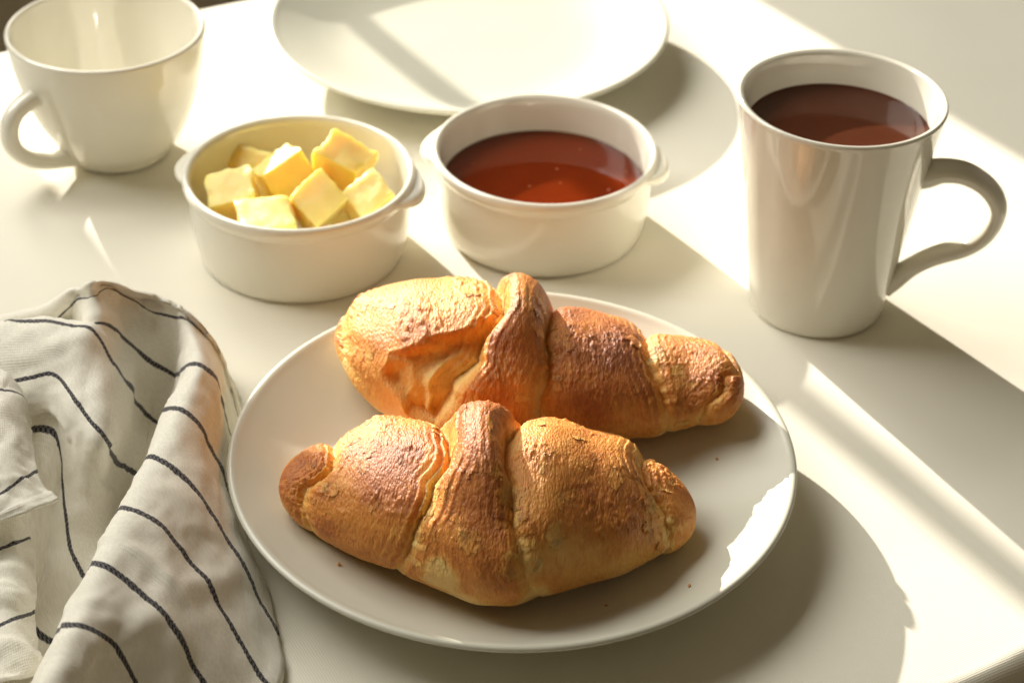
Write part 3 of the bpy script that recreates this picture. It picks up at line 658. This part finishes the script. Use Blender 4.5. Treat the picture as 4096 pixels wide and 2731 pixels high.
# crumbs
def crumb(label, loc, s, seed):
    bm = bmesh.new(); bmesh.ops.create_icosphere(bm, subdivisions=2, radius=s)
    rs = np.random.RandomState(seed); k = rs.uniform(0.6, 1.3, 3)
    for v in bm.verts:
        n = float(noise3(np.array(v.co[:])[None] / s * 1.3, seed)[0])
        v.co = Vector((v.co.x * k[0], v.co.y * k[1], v.co.z * 0.6)) * (1 + 0.5 * n)
    me = bpy.data.meshes.new('crumb'); bm.to_mesh(me); bm.free()
    o = obj('crumb', me, M_CRUMB); o.location = loc
    tag(o, label, 'crumb', 'pastry crumbs')
def bubbles():
    rs = np.random.RandomState(4); bm = bmesh.new()
    for k in range(11):
        a = rs.uniform(0, 6.28); r = 0.040 * math.sqrt(rs.uniform(0.03, 1)); rad = rs.uniform(0.0004, 0.0008)
        bmesh.ops.create_icosphere(bm, subdivisions=2, radius=rad, matrix=Matrix.Translation((r * math.cos(a), r * math.sin(a), 0.0232 - 0.0006 + rad * 0.1)))
    me = bpy.data.meshes.new('bubbles'); bm.to_mesh(me); bm.free()
    for p in me.polygons: p.use_smooth = True
    o = obj('bubbles', me, M_BUBBLE, honey); o['kind'] = 'stuff'
bubbles()
crumb('tiny yellow crumb on the plate right of the back croissant', (0.0775, 0.0105, float(plate_z(0.078)) + 0.0006), 0.0006, 1)
crumb('tiny brown crumb on the plate below the front croissant', (0.0335, -0.0715, float(plate_z(0.079)) + 0.0006), 0.0006, 2)

crumb('small golden flake on the plate left of the front croissant', (-0.060, -0.055, float(plate_z(0.0814)) + 0.0006), 0.0008, 5)
crumb('small golden flake on the plate between the two croissants at left', (-0.070, 0.012, float(plate_z(0.071)) + 0.0006), 0.0007, 6)
crumb('small golden flake on the plate below the right tip', (0.062, -0.066, float(plate_z(0.0906)) + 0.0006), 0.0008, 7)

# ------------------------------------------------------------------ striped napkin
def cloth_patch(name, ctrl, parent, row0=0, nu=14, nw=14, lift=0.0, hem=False, mask=None, seed=0, flip=False, crease_row=None):
    C = np.array(ctrl, float)
    A = np.array([catmull(r, nu) for r in C])                       # along each row
    A = np.array([catmull(A[:, k], nw) for k in range(A.shape[1])]).transpose(1, 0, 2)
    ni, nj = A.shape[:2]
    # fine wrinkles along the normal
    gu = np.gradient(A, axis=0); gv = np.gradient(A, axis=1)
    nrm = np.cross(gv, gu); nrm /= (np.linalg.norm(nrm, axis=2)[..., None] + 1e-9)
    nrm *= np.sign(nrm[..., 2:3] + 1e-6)
    rowc = np.linspace(0, len(C) - 1, ni)[:, None] * np.ones((1, nj)); colc = np.linspace(0, C.shape[1] - 1, nj)[None, :] * np.ones((ni, 1))
    Pq = A * np.array([1, 1, 1])
    wr = 0.0012 * fbm(Pq * 60, 3, seed) + 0.0005 * (1 - 2 * abs(noise3(Pq * np.array([60, 160, 100]), seed + 3)))
    wr = wr + 0.0016 * np.clip(0.8 - 4.0 * abs(noise3(Pq * np.array([34, 22, 30]), seed + 5)), 0, 1) + 0.0005 * np.clip(0.8 - 4.0 * abs(noise3(Pq * np.array([70, 50, 60]), seed + 6)), 0, 1)
    A = A + nrm * (wr * (1.5 if hem else 0.8) + lift)[..., None]
    if crease_row is not None:
        A = A + nrm * (0.0014 * np.exp(-((rowc - crease_row) / 0.06) ** 2) * sstep(colc, 7.6, 8.4))[..., None]
    if hem:
        dr = (len(C) - 1 - rowc)
        A = A + nrm * (0.0010 * (1 - sstep(dr, 0.28, 0.36)) + 0.0007 * np.exp(-((dr - 0.04) / 0.05) ** 2))[..., None]
    A[..., 2] = np.maximum(A[..., 2], 0.0014)
    met_u = np.concatenate([np.zeros((ni, 1)), np.cumsum(np.linalg.norm(np.diff(A, axis=1), axis=2), axis=1)], 1)
    met_v = rowc * 0.019
    me = mesh_np(name, A.reshape(-1, 3), grid_quads(ni, nj) if not flip else grid_quads(ni, nj)[:, ::-1])
    vi = np.zeros(len(me.loops), dtype=np.int32); me.loops.foreach_get('vertex_index', vi)
    sx = colc + 1.0
    if mask is not None: sx = np.where(mask(rowc, colc), -1.0, sx)
    st = np.stack([sx.ravel(), (rowc + row0).ravel()], -1)[vi]
    mt = np.stack([met_u.ravel(), met_v.ravel()], -1)[vi]
    l1 = me.uv_layers.new(name='stripe'); l1.data.foreach_set('uv', st.ravel().astype(np.float32))
    l2 = me.uv_layers.new(name='metric'); l2.data.foreach_set('uv', mt.ravel().astype(np.float32))
    o = obj(name, me, M_NAPKIN, parent)
    sol = o.modifiers.new('thickness', 'SOLIDIFY'); sol.thickness = 0.0009; sol.offset = -1 if not flip else 1
    return o
nap = thing('napkin', 'crumpled off-white linen napkin with thin dark stripes beside the front plate', 'napkin')
cloth_patch('crumpled_cloth', NAPKIN, nap, 0, mask=lambda r, c: ((r < 1.5) | ((r > 5.5) & (r < 6.5) & (c < 6.2)) | ((r > 7.5) & (c < 6.0)) | (r > 8.5)), seed=31, crease_row=6.55)
cloth_patch('folded_corner', FLAP_UPPER, nap, 0, hem=True, mask=lambda r, c: (r < 0.5) | ((r > 1.5) & (r < 2.5)) | (r > 3.5), seed=41)
cloth_patch('hemmed_corner', FLAP_LOWER, nap, 0, hem=True, mask=lambda r, c: (r < 0.5) | ((r > 1.5) & (r < 2.5)) | (r > 3.5), seed=51)
